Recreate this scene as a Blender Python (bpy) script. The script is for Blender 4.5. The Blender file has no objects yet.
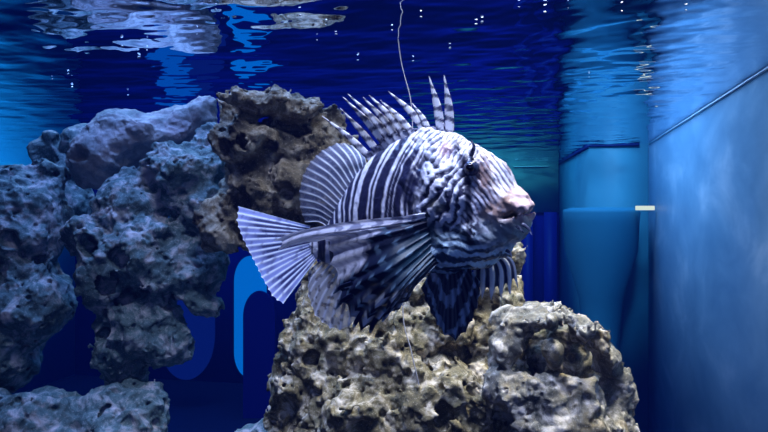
import bpy, math, random
import numpy as np
from mathutils import Vector

# ------------------------------------------------------------------ camera, world, light
SC = bpy.context.scene
COL = SC.collection
F = 738.0
YAW = math.radians(11.6)
FW = np.array([-math.sin(YAW), math.cos(YAW), 0.0])
RT = np.array([math.cos(YAW), math.sin(YAW), 0.0])
UPV = np.array([0.0, 0.0, 1.0])
WATER = 0.25
FLOOR = -0.85


def P(px, py, d):
    return FW * d + RT * ((px - 384) / F * d) + UPV * ((216 - py) / F * d)


cam_d = bpy.data.cameras.new('camera')
cam_d.sensor_width = 36.0
cam_d.lens = F / 768.0 * 36.0
cam_d.clip_start = 0.01
cam = bpy.data.objects.new('camera', cam_d)
cam.rotation_euler = (math.radians(90), 0, YAW)
COL.objects.link(cam)
SC.camera = cam

w = bpy.data.worlds.new('world')
SC.world = w
w.use_nodes = True
w.node_tree.nodes['Background'].inputs[0].default_value = (0.03, 0.09, 0.42, 1)
w.node_tree.nodes['Background'].inputs[1].default_value = 0.55
wn = w.node_tree
vs_ = wn.nodes.new('ShaderNodeVolumeScatter')
vs_.inputs['Color'].default_value = (0.03, 0.12, 1.0, 1)
vs_.inputs['Density'].default_value = 0.020
vs_.inputs['Anisotropy'].default_value = 0.0
wn.links.new(vs_.outputs[0], [n for n in wn.nodes if n.type == 'OUTPUT_WORLD'][0].inputs['Volume'])
SC.view_settings.view_transform = 'Standard'
SC.view_settings.look = 'None'
SC.view_settings.exposure = 0.0
SC.view_settings.gamma = 1.0
SC.view_settings.use_curve_mapping = False
try:
    SC.cycles.max_bounces = 6
    SC.cycles.transparent_max_bounces = 24
    SC.cycles.caustics_reflective = False
    SC.cycles.caustics_refractive = False
except Exception:
    pass


def area(name, loc, target, sx, sy, power, col, spread=180):
    l = bpy.data.lights.new(name, 'AREA')
    l.shape = 'RECTANGLE'
    l.size, l.size_y = sx, sy
    l.energy = power
    l.color = col
    l.spread = math.radians(spread)
    o = bpy.data.objects.new(name, l)
    o.location = loc
    d = Vector(target) - Vector(loc)
    o.rotation_euler = d.to_track_quat('-Z', 'Y').to_euler()
    COL.objects.link(o)
    return o


area('hood_lamp_centre', (-0.10, 0.48, 0.95), (-0.08, 0.68, 0.05), 0.50, 0.16, 4.3, (0.60, 0.69, 1.0), 75)
area('hood_lamp_reef', (0.18, 0.95, 0.95), (0.17, 0.90, -0.2), 0.3, 0.12, 3.4, (1.0, 0.94, 0.70), 65)
area('hood_lamp_left', (-0.62, 1.04, 0.90), (-0.58, 1.12, 0.0), 0.5, 0.16, 6.5, (0.20, 0.40, 1.0), 120)
area('back_fill', (-0.95, 2.55, 1.25), (-0.95, 2.75, 0.0), 2.8, 1.7, 50, (0.05, 0.38, 1.0), 150)  # added wide blue fill that evens out the rear of the tank
area('teal_panel_fill', (-0.25, 2.55, 1.15), (-0.22, 3.5, 0.10), 0.5, 0.3, 3.6, (0.10, 0.55, 1.0), 60)  # added fill, aimed to brighten the teal band
area('side_wall_fill', (-1.5, 2.6, 1.3), (-2.41, 2.8, -0.6), 0.3, 1.2, 11, (0.06, 0.40, 1.0), 75)  # added fill to lift the left wall
area('corner_fill', (0.26, 1.65, 1.2), (0.30, 2.7, -0.55), 0.2, 0.3, 3.2, (0.10, 0.48, 1.0), 60)  # added fill for the corner column and its lower part
area('right_wall_fill', (-0.40, 1.85, 1.3), (0.38, 1.95, -0.60), 0.3, 2.2, 27, (0.34, 0.60, 1.0), 105)  # added fill, spread along the right wall to light it evenly
area('room_glow', (0.1, -0.7, 0.25), (-0.05, 0.7, 0.0), 1.6, 1.0, 5.0, (0.24, 0.38, 1.0))

# ------------------------------------------------------------------ helpers


def tag(o, label=None, cat=None, group=None, kind=None):
    if label: o['label'] = label
    if cat: o['category'] = cat
    if group: o['group'] = group
    if kind: o['kind'] = kind
    return o


def np_mesh(name, V, Q, mat, parent=None, col=None, smooth=True):
    me = bpy.data.meshes.new(name)
    V = np.asarray(V, dtype=np.float32)
    Q = np.asarray(Q, dtype=np.int32)
    k = Q.shape[1]
    me.vertices.add(len(V)); me.vertices.foreach_set('co', V.ravel())
    me.loops.add(Q.size); me.loops.foreach_set('vertex_index', Q.ravel())
    me.polygons.add(len(Q))
    me.polygons.foreach_set('loop_start', np.arange(0, Q.size, k, dtype=np.int32))
    me.update(calc_edges=True)
    me.validate()
    if smooth:
        me.polygons.foreach_set('use_smooth', np.ones(len(me.polygons), dtype=bool))
    if col is not None:
        ca = me.color_attributes.new('Col', 'FLOAT_COLOR', 'POINT')
        ca.data.foreach_set('color', np.asarray(col, dtype=np.float32).ravel())
    me.materials.append(mat)
    o = bpy.data.objects.new(name, me)
    COL.objects.link(o)
    if parent is not None: o.parent = parent
    return o


def join_geo(parts):
    """parts: list of (V, Q, col) -> merged"""
    Vs, Qs, Cs, n = [], [], [], 0
    for V, Q, C in parts:
        Vs.append(V); Qs.append(np.asarray(Q) + n); Cs.append(C); n += len(V)
    return np.concatenate(Vs), np.concatenate(Qs), (np.concatenate(Cs) if Cs[0] is not None else None)


def quad_obj(name, pts, mat, thick=0.01, **kw):
    """a slab: quad pts (4) with thickness away from the water side (normal by right hand)"""
    pts = [np.array(p, float) for p in pts]
    n = np.cross(pts[1] - pts[0], pts[3] - pts[0]); n /= np.linalg.norm(n)
    V = np.array(pts + [p - n * thick for p in pts])
    Q = [[0, 1, 2, 3], [7, 6, 5, 4], [0, 4, 5, 1], [1, 5, 6, 2], [2, 6, 7, 3], [3, 7, 4, 0]]
    o = np_mesh(name, V, Q, mat, smooth=False)
    tag(o, **kw)
    return o


# --- numpy noise -----------------------------------------------------------------


def _hash(ix, iy, iz, seed):
    u = np.uint32
    h = ix.astype(u) * u(374761393)
    h += iy.astype(u) * u(668265263)
    h += iz.astype(u) * u(2147483647)
    h += u((seed * 1274126177) & 0xFFFFFFFF)
    h ^= h >> u(13); h *= u(1274126177)
    h ^= h >> u(16); h *= u(2246822519)
    h ^= h >> u(15)
    return (h & u(0xFFFFFF)).astype(np.float32) / 16777215.0


def vnoise(p, seed=0):
    """value noise in -1..1, p (N,3)"""
    i = np.floor(p).astype(np.int32)
    f = (p - i).astype(np.float32)
    f = f * f * f * (f * (f * 6 - 15) + 10)
    out = 0
    for dx in (0, 1):
        wx = f[:, 0] if dx else 1 - f[:, 0]
        for dy in (0, 1):
            wy = f[:, 1] if dy else 1 - f[:, 1]
            for dz in (0, 1):
                wz = f[:, 2] if dz else 1 - f[:, 2]
                out = out + wx * wy * wz * _hash(i[:, 0] + dx, i[:, 1] + dy, i[:, 2] + dz, seed)
    return out * 2 - 1


def fbm(p, octs=4, seed=0, gain=0.5):
    a, s, t = 1.0, 0.0, 0.0
    for k in range(octs):
        s = s + a * vnoise(p * (2.03 ** k) + 17.3 * k, seed + k)
        t += a
        a *= gain
    return s / t


def pits(p, cell, seed, rmin, rmax, keep=0.8):
    """signed distance to a random set of spheres (negative inside)"""
    q = p / cell
    i = np.floor(q).astype(np.int32)
    best = np.full(len(p), 9.0, dtype=np.float32)
    for dx in (-1, 0, 1):
        for dy in (-1, 0, 1):
            for dz in (-1, 0, 1):
                a, b, c = i[:, 0] + dx, i[:, 1] + dy, i[:, 2] + dz
                ox, oy, oz = _hash(a, b, c, seed), _hash(a, b, c, seed + 1), _hash(a, b, c, seed + 2)
                r = _hash(a, b, c, seed + 3)
                d = np.sqrt((a + ox - q[:, 0]) ** 2 + (b + oy - q[:, 1]) ** 2 + (c + oz - q[:, 2]) ** 2) * cell
                rad = np.where(r < keep, rmin + (rmax - rmin) * (r / keep) ** 2, -9.0)
                best = np.minimum(best, (d - rad).astype(np.float32))
    return best


def smin(a, b, k):
    h = np.clip(0.5 + 0.5 * (b - a) / k, 0, 1)
    return b + (a - b) * h - k * h * (1 - h)


def smax(a, b, k):
    return -smin(-a, -b, k)


def surface_nets(f, org, h):
    s = f < 0
    n = np.array(f.shape)
    cnt = np.zeros(n - 1, dtype=np.int8)
    for dx in (0, 1):
        for dy in (0, 1):
            for dz in (0, 1):
                cnt += s[dx:n[0] - 1 + dx, dy:n[1] - 1 + dy, dz:n[2] - 1 + dz]
    act = (cnt > 0) & (cnt < 8)
    ci, cj, ck = np.nonzero(act)
    idx = np.full(act.shape, -1, dtype=np.int32)
    idx[ci, cj, ck] = np.arange(len(ci))
    acc = np.zeros((len(ci), 3)); num = np.zeros(len(ci))
    corners = [(x, y, z) for x in (0, 1) for y in (0, 1) for z in (0, 1)]
    for c0 in corners:
        for ax in range(3):
            if c0[ax] == 0:
                c1 = list(c0); c1[ax] = 1
                f0 = f[ci + c0[0], cj + c0[1], ck + c0[2]]
                f1 = f[ci + c1[0], cj + c1[1], ck + c1[2]]
                m = (f0 < 0) != (f1 < 0)
                t = np.where(m, f0 / np.where(m, f0 - f1, 1), 0)
                pos = np.tile(np.array(c0, float), (len(ci), 1)); pos[:, ax] += t
                acc[m] += pos[m]; num[m] += 1
    V = org + h * (np.stack([ci, cj, ck], 1) + acc / num[:, None])
    quads = []
    for ax in range(3):
        sl0 = [slice(None)] * 3; sl1 = [slice(None)] * 3
        sl0[ax] = slice(0, -1); sl1[ax] = slice(1, None)
        d = s[tuple(sl0)] != s[tuple(sl1)]
        e = np.array(np.nonzero(d))
        a1, a2 = (ax + 1) % 3, (ax + 2) % 3
        ok = (e[a1] > 0) & (e[a2] > 0) & (e[a1] < n[a1] - 1) & (e[a2] < n[a2] - 1)
        e = e[:, ok]
        ins = s[e[0], e[1], e[2]]
        def cell(o1, o2):
            c = e.copy(); c[a1] -= o1; c[a2] -= o2
            return idx[c[0], c[1], c[2]]
        q = np.stack([cell(1, 1), cell(0, 1), cell(0, 0), cell(1, 0)], 1)
        q[~ins] = q[~ins][:, ::-1]
        quads.append(q)
    Q = np.concatenate(quads)
    return V, Q[(Q >= 0).all(1)]


def ev_grid(lo, hi, h):
    n = np.ceil((hi - lo) / h).astype(int) + 1
    ax = [lo[k] + h * np.arange(n[k]) for k in range(3)]
    G = np.stack(np.meshgrid(*ax, indexing='ij'), -1).reshape(-1, 3).astype(np.float32)
    return G, tuple(n)


# ------------------------------------------------------------------ materials


def new_mat(name):
    m = bpy.data.materials.new(name)
    m.use_nodes = True
    nt = m.node_tree
    nt.nodes.clear()
    out = nt.nodes.new('ShaderNodeOutputMaterial')
    return m, nt, out


def nd(nt, t, **kw):
    n = nt.nodes.new(t)
    for k, v in kw.items():
        if k in n.inputs.keys(): n.inputs[k].default_value = v
        else: setattr(n, k, v)
    return n


def ramp(nt, stops, fac):
    r = nt.nodes.new('ShaderNodeValToRGB')
    e = r.color_ramp.elements
    while len(e) < len(stops): e.new(0.5)
    for k, (p, c) in enumerate(stops):
        e[k].position = p
        e[k].color = (*c, 1)
    nt.links.new(fac, r.inputs[0])
    return r.outputs[0]


def plain(name, col, rough=0.6, noise=None, bump=0.0):
    m, nt, out = new_mat(name)
    b = nd(nt, 'ShaderNodeBsdfPrincipled')
    b.inputs['Roughness'].default_value = rough
    b.inputs['Base Color'].default_value = (*col, 1)
    b.inputs['Specular IOR Level'].default_value = 0.5 if rough < 0.3 else 0.06
    if noise:
        tc = nd(nt, 'ShaderNodeTexCoord')
        n = nd(nt, 'ShaderNodeTexNoise', Scale=noise[0], Detail=5.0, Roughness=0.6)
        nt.links.new(tc.outputs['Object'], n.inputs['Vector'])
        c = ramp(nt, [(0.35, col), (0.7, noise[1])], n.outputs['Fac'])
        nt.links.new(c, b.inputs['Base Color'])
        if bump:
            bp = nd(nt, 'ShaderNodeBump', Strength=bump, Distance=0.003)
            nt.links.new(n.outputs['Fac'], bp.inputs['Height'])
            nt.links.new(bp.outputs[0], b.inputs['Normal'])
    nt.links.new(b.outputs[0], out.inputs[0])
    return m


def rock_mat(name, dark, mid, light, patch, scale=26.0, patch_amt=0.6):
    m, nt, out = new_mat(name)
    L = nt.links.new
    tc = nd(nt, 'ShaderNodeTexCoord')
    n1 = nd(nt, 'ShaderNodeTexNoise', Scale=scale, Detail=8.0, Roughness=0.68, Distortion=0.6)
    L(tc.outputs['Object'], n1.inputs['Vector'])
    c1 = ramp(nt, [(0.34, dark), (0.50, mid), (0.64, light)], n1.outputs['Fac'])
    n2 = nd(nt, 'ShaderNodeTexNoise', Scale=scale * 0.55, Detail=6.0, Roughness=0.7)
    n2.noise_dimensions = '4D'; n2.inputs['W'].default_value = 4.2
    L(tc.outputs['Object'], n2.inputs['Vector'])
    mr = nd(nt, 'ShaderNodeMapRange'); mr.inputs[1].default_value = 0.5; mr.inputs[2].default_value = 0.62
    mr.inputs[3].default_value = 0; mr.inputs[4].default_value = patch_amt
    L(n2.outputs['Fac'], mr.inputs[0])
    mx = nd(nt, 'ShaderNodeMix', data_type='RGBA')
    L(mr.outputs[0], mx.inputs[0]); L(c1, mx.inputs[6]); mx.inputs[7].default_value = (*patch, 1)
    # small pale encrusting specks
    n3 = nd(nt, 'ShaderNodeTexVoronoi', Scale=scale * 9)
    L(tc.outputs['Object'], n3.inputs['Vector'])
    mr3 = nd(nt, 'ShaderNodeMapRange'); mr3.inputs[1].default_value = 0.32; mr3.inputs[2].default_value = 0.15
    mr3.inputs[3].default_value = 0; mr3.inputs[4].default_value = 0.28
    L(n3.outputs['Distance'], mr3.inputs[0])
    mx3 = nd(nt, 'ShaderNodeMix', data_type='RGBA')
    L(mr3.outputs[0], mx3.inputs[0]); L(mx.outputs[2], mx3.inputs[6]); mx3.inputs[7].default_value = (*light, 1)
    b = nd(nt, 'ShaderNodeBsdfPrincipled'); b.inputs['Roughness'].default_value = 0.72
    b.inputs['Specular IOR Level'].default_value = 0.25
    L(mx3.outputs[2], b.inputs['Base Color'])
    nb = nd(nt, 'ShaderNodeTexNoise', Scale=130.0, Detail=6.0, Roughness=0.7)
    L(tc.outputs['Object'], nb.inputs['Vector'])
    bp = nd(nt, 'ShaderNodeBump', Strength=0.8, Distance=0.0035)
    L(nb.outputs['Fac'], bp.inputs['Height'])
    L(bp.outputs[0], b.inputs['Normal'])
    L(b.outputs[0], out.inputs[0])
    return m


M_blue = rock_mat('blue_tinted_reef_rock', (0.02, 0.045, 0.055), (0.10, 0.17, 0.20), (0.46, 0.44, 0.50), (0.05, 0.10, 0.12), 30.0)  # blue of the light is mixed into these rock colours
M_slab = rock_mat('smooth_pale_rock', (0.10, 0.14, 0.17), (0.22, 0.24, 0.28), (0.40, 0.38, 0.42), (0.28, 0.20, 0.25), 12.0, 0.5)
M_brown = rock_mat('brown_reef_rock', (0.03, 0.028, 0.028), (0.16, 0.135, 0.095), (0.50, 0.46, 0.40), (0.07, 0.07, 0.065))
M_olive = rock_mat('olive_reef_rock', (0.035, 0.035, 0.025), (0.19, 0.16, 0.09), (0.66, 0.60, 0.52), (0.08, 0.09, 0.06), 40.0)
M_lump = rock_mat('grey_reef_rock', (0.04, 0.045, 0.045), (0.20, 0.19, 0.16), (0.64, 0.60, 0.58), (0.24, 0.18, 0.08), 40.0)
M_base = rock_mat('deep_reef_rock', (0.05, 0.06, 0.08), (0.12, 0.14, 0.18), (0.25, 0.26, 0.30), (0.10, 0.12, 0.14))


def water_mat():
    m, nt, out = new_mat('water_surface')
    L = nt.links.new
    fr = nd(nt, 'ShaderNodeFresnel', IOR=1.33)
    g = nd(nt, 'ShaderNodeBsdfGlossy', Roughness=0.0)
    g.inputs['Color'].default_value = (0.86, 0.92, 1.0, 1)
    t = nd(nt, 'ShaderNodeBsdfTransparent')
    mx = nd(nt, 'ShaderNodeMixShader')
    L(fr.outputs[0], mx.inputs[0]); L(t.outputs[0], mx.inputs[1]); L(g.outputs[0], mx.inputs[2])
    L(mx.outputs[0], out.inputs[0])
    return m


def wall_mat(name, c0, c1, c2, scale, streak=(1, 1, 1), rough=0.5):
    m, nt, out = new_mat(name)
    L = nt.links.new
    tc = nd(nt, 'ShaderNodeTexCoord')
    mp = nd(nt, 'ShaderNodeMapping'); mp.inputs['Scale'].default_value = streak
    L(tc.outputs['Object'], mp.inputs[0])
    n = nd(nt, 'ShaderNodeTexNoise', Scale=scale, Detail=6.0, Roughness=0.6, Distortion=0.4)
    L(mp.outputs[0], n.inputs['Vector'])
    c = ramp(nt, [(0.34, c0), (0.52, c1), (0.74, c2)], n.outputs['Fac'])
    b = nd(nt, 'ShaderNodeBsdfPrincipled'); b.inputs['Roughness'].default_value = rough
    b.inputs['Specular IOR Level'].default_value = 0.2
    L(c, b.inputs['Base Color'])
    L(b.outputs[0], out.inputs[0])
    return m


def emis(name, col, s):
    m, nt, out = new_mat(name)
    e = nd(nt, 'ShaderNodeEmission'); e.inputs[0].default_value = (*col, 1); e.inputs[1].default_value = s
    nt.links.new(e.outputs[0], out.inputs[0])
    return m


def skin_mat(name, rough=0.42, alpha=True, bump=0.25):
    m, nt, out = new_mat(name)
    L = nt.links.new
    a = nd(nt, 'ShaderNodeVertexColor'); a.layer_name = 'Col'
    b = nd(nt, 'ShaderNodeBsdfPrincipled'); b.inputs['Roughness'].default_value = rough
    b.inputs['Specular IOR Level'].default_value = 0.45
    L(a.outputs['Color'], b.inputs['Base Color'])
    tc = nd(nt, 'ShaderNodeTexCoord')
    nb = nd(nt, 'ShaderNodeTexNoise', Scale=420.0, Detail=3.0)
    L(tc.outputs['Object'], nb.inputs['Vector'])
    bp = nd(nt, 'ShaderNodeBump', Strength=bump, Distance=0.001)
    L(nb.outputs['Fac'], bp.inputs['Height']); L(bp.outputs[0], b.inputs['Normal'])
    if alpha:
        tl = nd(nt, 'ShaderNodeBsdfTranslucent'); L(a.outputs['Color'], tl.inputs[0])
        m1 = nd(nt, 'ShaderNodeMixShader', Fac=0.25); L(b.outputs[0], m1.inputs[1]); L(tl.outputs[0], m1.inputs[2])
        tr = nd(nt, 'ShaderNodeBsdfTransparent')
        mx = nd(nt, 'ShaderNodeMixShader')
        L(a.outputs['Alpha'], mx.inputs[0]); L(tr.outputs[0], mx.inputs[1]); L(m1.outputs[0], mx.inputs[2])
        L(mx.outputs[0], out.inputs[0])
    else:
        L(b.outputs[0], out.inputs[0])
    return m


# ------------------------------------------------------------------ tank shell
XR, XL, YB = 0.385, -2.41, 3.53
TOP = 0.60
M_navy = plain('navy_back_panel', (0.012, 0.008, 0.17), 0.6, (1.5, (0.006, 0.005, 0.11)))
M_teal = plain('teal_panel', (0.22, 0.56, 0.42), 0.5, (4.0, (0.18, 0.50, 0.42)))
M_right = wall_mat('cloudy_blue_glass', (0.12, 0.24, 0.38), (0.18, 0.31, 0.46), (0.40, 0.50, 0.64), 5.0, (1, 0.6, 1.1))
M_left = plain('blue_side_panel', (0.05, 0.42, 0.55), 0.5, (1.2, (0.05, 0.38, 0.52)))
M_column = wall_mat('blue_column', (0.04, 0.18, 0.25), (0.05, 0.22, 0.30), (0.07, 0.26, 0.35), 2.5)
M_floor = plain('dark_sand', (0.002, 0.003, 0.022), 0.9, (60.0, (0.004, 0.005, 0.03)), 0.5)

quad_obj('floor', [(XL, -0.05, FLOOR), (XR, -0.05, FLOOR), (XR, YB, FLOOR), (XL, YB, FLOOR)], M_floor, 0.03, kind='structure')
quad_obj('wall_back', [(XL, YB, FLOOR), (XR, YB, FLOOR), (XR, YB, TOP), (XL, YB, TOP)], M_navy, 0.03, kind='structure')
quad_obj('wall_right', [(XR, YB, FLOOR), (XR, -0.05, FLOOR), (XR, -0.05, TOP), (XR, YB, TOP)], M_right, 0.03, kind='structure')
quad_obj('wall_left', [(XL, -0.05, FLOOR), (XL, YB, FLOOR), (XL, YB, TOP), (XL, -0.05, TOP)], M_left, 0.03, kind='structure')

# corner column with a slanted side
CB, CF = (0.107, YB), (0.185, 2.70)


def column(name, mat):
    z0, z1 = FLOOR, TOP
    pts = [CB, CF, (XR, CF[1]), (XR, YB)]
    V = [(x, y, z0) for x, y in pts] + [(x, y, z1) for x, y in pts]
    Q = [[0, 1, 5, 4], [1, 2, 6, 5], [2, 3, 7, 6], [3, 0, 4, 7], [4, 5, 6, 7], [3, 2, 1, 0]]
    return np_mesh(name, V, Q, mat, smooth=False)


tag(column('wall_corner', M_column), kind='structure')
# pale teal upper band of the back wall next to the column
quad_obj('trim_1', [(-0.62, YB - 0.012, 0.017), (CB[0] - 0.002, YB - 0.012, 0.017), (CB[0] - 0.002, YB - 0.012, TOP), (-0.62, YB - 0.012, TOP)],
         M_teal, 0.01, kind='structure')

# ------------------------------------------------------------------ water surface
GX, GY = 620, 900
xs = np.linspace(XL, XR, GX)
ys = -0.05 + (YB + 0.05) * (np.linspace(0, 1, GY) ** 1.25)
X, Y = np.meshgrid(xs, ys, indexing='ij')
rng = np.random.RandomState(5)
Z = np.zeros_like(X)
for k in range(70):
    lam = 10 ** rng.uniform(math.log10(0.022), math.log10(0.20))
    th = rng.normal(math.radians(80), 0.75)
    amp = 0.00006 * (lam / 0.05) ** 1.15
    Z += amp * np.sin((X * math.cos(th) + Y * math.sin(th)) * 2 * math.pi / lam + rng.uniform(0, 6.28)
                      + 0.8 * np.sin(X * 3.1 + k) + 0.8 * np.sin(Y * 2.3 + 2 * k))
Z *= np.clip((XR - X) / 0.08, 0.02, 1) ** 1.0
V = np.stack([X.ravel(), Y.ravel(), (WATER + Z).ravel()], 1)
ii = (np.arange(GX - 1)[:, None] * GY + np.arange(GY - 1)[None, :]).ravel()
Q = np.stack([ii, ii + GY, ii + GY + 1, ii + 1], 1)
o = np_mesh('water_surface', V, Q, water_mat())
tag(o, 'rippled water surface seen from below, mirroring the rocks', 'water')

# waterlines on the walls
M_line = plain('pale_waterline', (0.75, 0.85, 0.95), 0.4)
M_tline = plain('teal_waterline', (0.45, 0.75, 0.6), 0.5)
M_dline = plain('dark_waterline', (0.01, 0.02, 0.10), 0.5)


def strip(name, a, b, z0, z1, mat, t=0.004, off=None):
    a = np.array(a, float); b = np.array(b, float)
    d = (b - a) / np.linalg.norm(b - a)
    n = np.array([d[1], -d[0]])
    V = []
    for z in (z0, z1):
        for q in (a, b, b + n * t, a + n * t):
            V.append((q[0], q[1], z))
    Q = [[0, 1, 5, 4], [1, 2, 6, 5], [2, 3, 7, 6], [3, 0, 4, 7], [4, 5, 6, 7], [3, 2, 1, 0]]
    o = np_mesh(name, V, Q, mat, smooth=False)
    tag(o, kind='structure')


strip('trim_2', (XR, 2.69), (XR, 0.3), WATER - 0.0022, WATER + 0.0002, M_line, 0.003)
strip('trim_3', CB, CF, WATER - 0.012, WATER + 0.001, M_dline, 0.004)
strip('trim_4', CF, (0.385 - 0.03, CF[1]), WATER - 0.007, WATER + 0.001, M_dline, 0.004)
strip('trim_5', (-0.10, YB - 0.014), (0.06, YB - 0.014), WATER - 0.021, WATER - 0.017, M_tline, 0.003)
# dark frame posts against the back wall
M_post = plain('dark_navy_post', (0.004, 0.004, 0.09), 0.5)


def box_geo(lo, hi):
    x0, y0, z0 = lo; x1, y1, z1 = hi
    V = np.array([(x0, y0, z0), (x1, y0, z0), (x1, y1, z0), (x0, y1, z0), (x0, y0, z1), (x1, y0, z1), (x1, y1, z1), (x0, y1, z1)], float)
    Q = [[3, 2, 1, 0], [4, 5, 6, 7], [0, 1, 5, 4], [1, 2, 6, 5], [2, 3, 7, 6], [3, 0, 4, 7]]
    return V, Q, None


for px0, px1 in ((523, 533), (544, 557)):
    a = math.atan((px0 - 384) / F) - YAW; b = math.atan((px1 - 384) / F) - YAW
    y = YB - 0.06
    V, Q, _ = box_geo((y * math.tan(a), y, FLOOR), (y * math.tan(b), y + 0.05, 0.018))
    o = np_mesh('frame_post', V, Q, M_post, smooth=False)
    tag(o, 'narrow dark navy upright post at the back, %s' % ('nearer the fish mouth' if px0 < 540 else 'beside the corner column'),
        'post', 'dark posts at the back wall')

# blue light panels at the back, seen between the rocks


def capsule_panel(name, px0, px1, py0, py1, d, mat, label, thick=0.02, lean=0.0):
    c = P((px0 + px1) / 2, (py0 + py1) / 2, d)
    hw = (px1 - px0) / 2 / F * d; hh = (py1 - py0) / 2 / F * d
    pts = []
    for k in range(24):
        t = math.pi * k / 23
        pts.append((hw * math.cos(t), hh - hw * 1.6 + hw * 1.6 * math.sin(t)))
    for k in range(24):
        t = math.pi + math.pi * k / 23
        pts.append((hw * math.cos(t), -hh + hw * 1.6 + hw * 1.6 * math.sin(t)))
    n = len(pts)
    V = []
    for s in (0, thick):
        for x, z in pts:
            V.append(c + RT * (x + lean * z) + UPV * z + FW * s)
    V = np.array(V)
    me = bpy.data.meshes.new(name)
    faces = [list(range(n))[::-1], [n + k for k in range(n)]] + [[k, (k + 1) % n, n + (k + 1) % n, n + k] for k in range(n)]
    me.from_pydata([tuple(v) for v in V], [], faces)
    me.materials.append(mat)
    o = bpy.data.objects.new(name, me); COL.objects.link(o)
    tag(o, label, 'light panel')
    return o


capsule_panel('light_panel', 234, 266, 256, 378, 3.2, emis('bright_blue_light', (0.0, 0.20, 0.90), 0.6),
              'tall glowing bright blue panel with rounded top behind the gap in the rocks')
capsule_panel('light_panel', 158, 214, 222, 380, 3.25, emis('dim_blue_light', (0.004, 0.03, 0.40), 0.25),
              'wider dim blue panel low behind the middle reef rock')
capsule_panel('light_panel', 160, 190, 213, 300, 3.15, emis('mid_blue_light', (0.0, 0.14, 0.80), 0.45),
              'blue light panel behind the reef, mirrored in the water above the pale slab')
capsule_panel('dark_screen', 243, 275, 291, 560, 3.1, M_post,
              'dark rounded panel standing in front of the bright blue glowing panel')['category'] = 'panel'

# tapered canister beside the corner column


def lathe_geo(prof, n=48):
    V, Q = [], []
    for r, z in prof:
        for k in range(n):
            t = 2 * math.pi * k / n
            V.append((r * math.cos(t), r * math.sin(t), z))
    for j in range(len(prof) - 1):
        for k in range(n):
            Q.append([j * n + k, j * n + (k + 1) % n, (j + 1) * n + (k + 1) % n, (j + 1) * n + k])
    return np.array(V), Q


M_can = plain('dark_teal_plastic', (0.02, 0.12, 0.19), 0.6)
cc = P(601, 216, 2.52)
V, Q = lathe_geo([(0.001, FLOOR), (0.05, FLOOR), (0.055, -0.45), (0.075, -0.28), (0.12, -0.12), (0.125, -0.02), (0.128, 0.012), (0.124, 0.022), (0.10, 0.028), (0.001, 0.030)])
V = V + np.array([cc[0], cc[1], 0])
o = np_mesh('filter_canister', V, Q, M_can)
tag(o, 'dark teal round canister tapering downward in front of the corner column', 'canister')
c0 = P(637, 208, 2.35)
V, Q, _ = box_geo((-0.028, -0.01, -0.007), (0.028, 0.01, 0.007))
V = V @ np.array([[RT[0], RT[1], 0], [-RT[1], RT[0], 0], [0, 0, 1]]) + P(645, 208, 2.40)
o = np_mesh('lamp', V, Q, emis('small_white_lamp', (0.8, 0.95, 0.85), 0.8), smooth=False)
tag(o, 'small bright white rectangular lamp on the right wall beside the dark canister', 'lamp')

# ------------------------------------------------------------------ rocks


def largest(V, Q):
    """keep the largest connected piece"""
    nv = len(V)
    ed = np.concatenate([Q[:, [0, 1]], Q[:, [1, 2]], Q[:, [2, 3]], Q[:, [3, 0]]])
    lab = np.arange(nv)
    while True:
        m = np.minimum(lab[ed[:, 0]], lab[ed[:, 1]])
        new = lab.copy()
        np.minimum.at(new, ed[:, 0], m); np.minimum.at(new, ed[:, 1], m)
        new = new[new]; new = new[new]
        if (new == lab).all(): break
        lab = new
    u, inv, c = np.unique(lab, return_inverse=True, return_counts=True)
    keep = inv == c.argmax()
    remap = np.cumsum(keep) - 1
    return V[keep], remap[Q[keep[Q[:, 0]]]]


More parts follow.
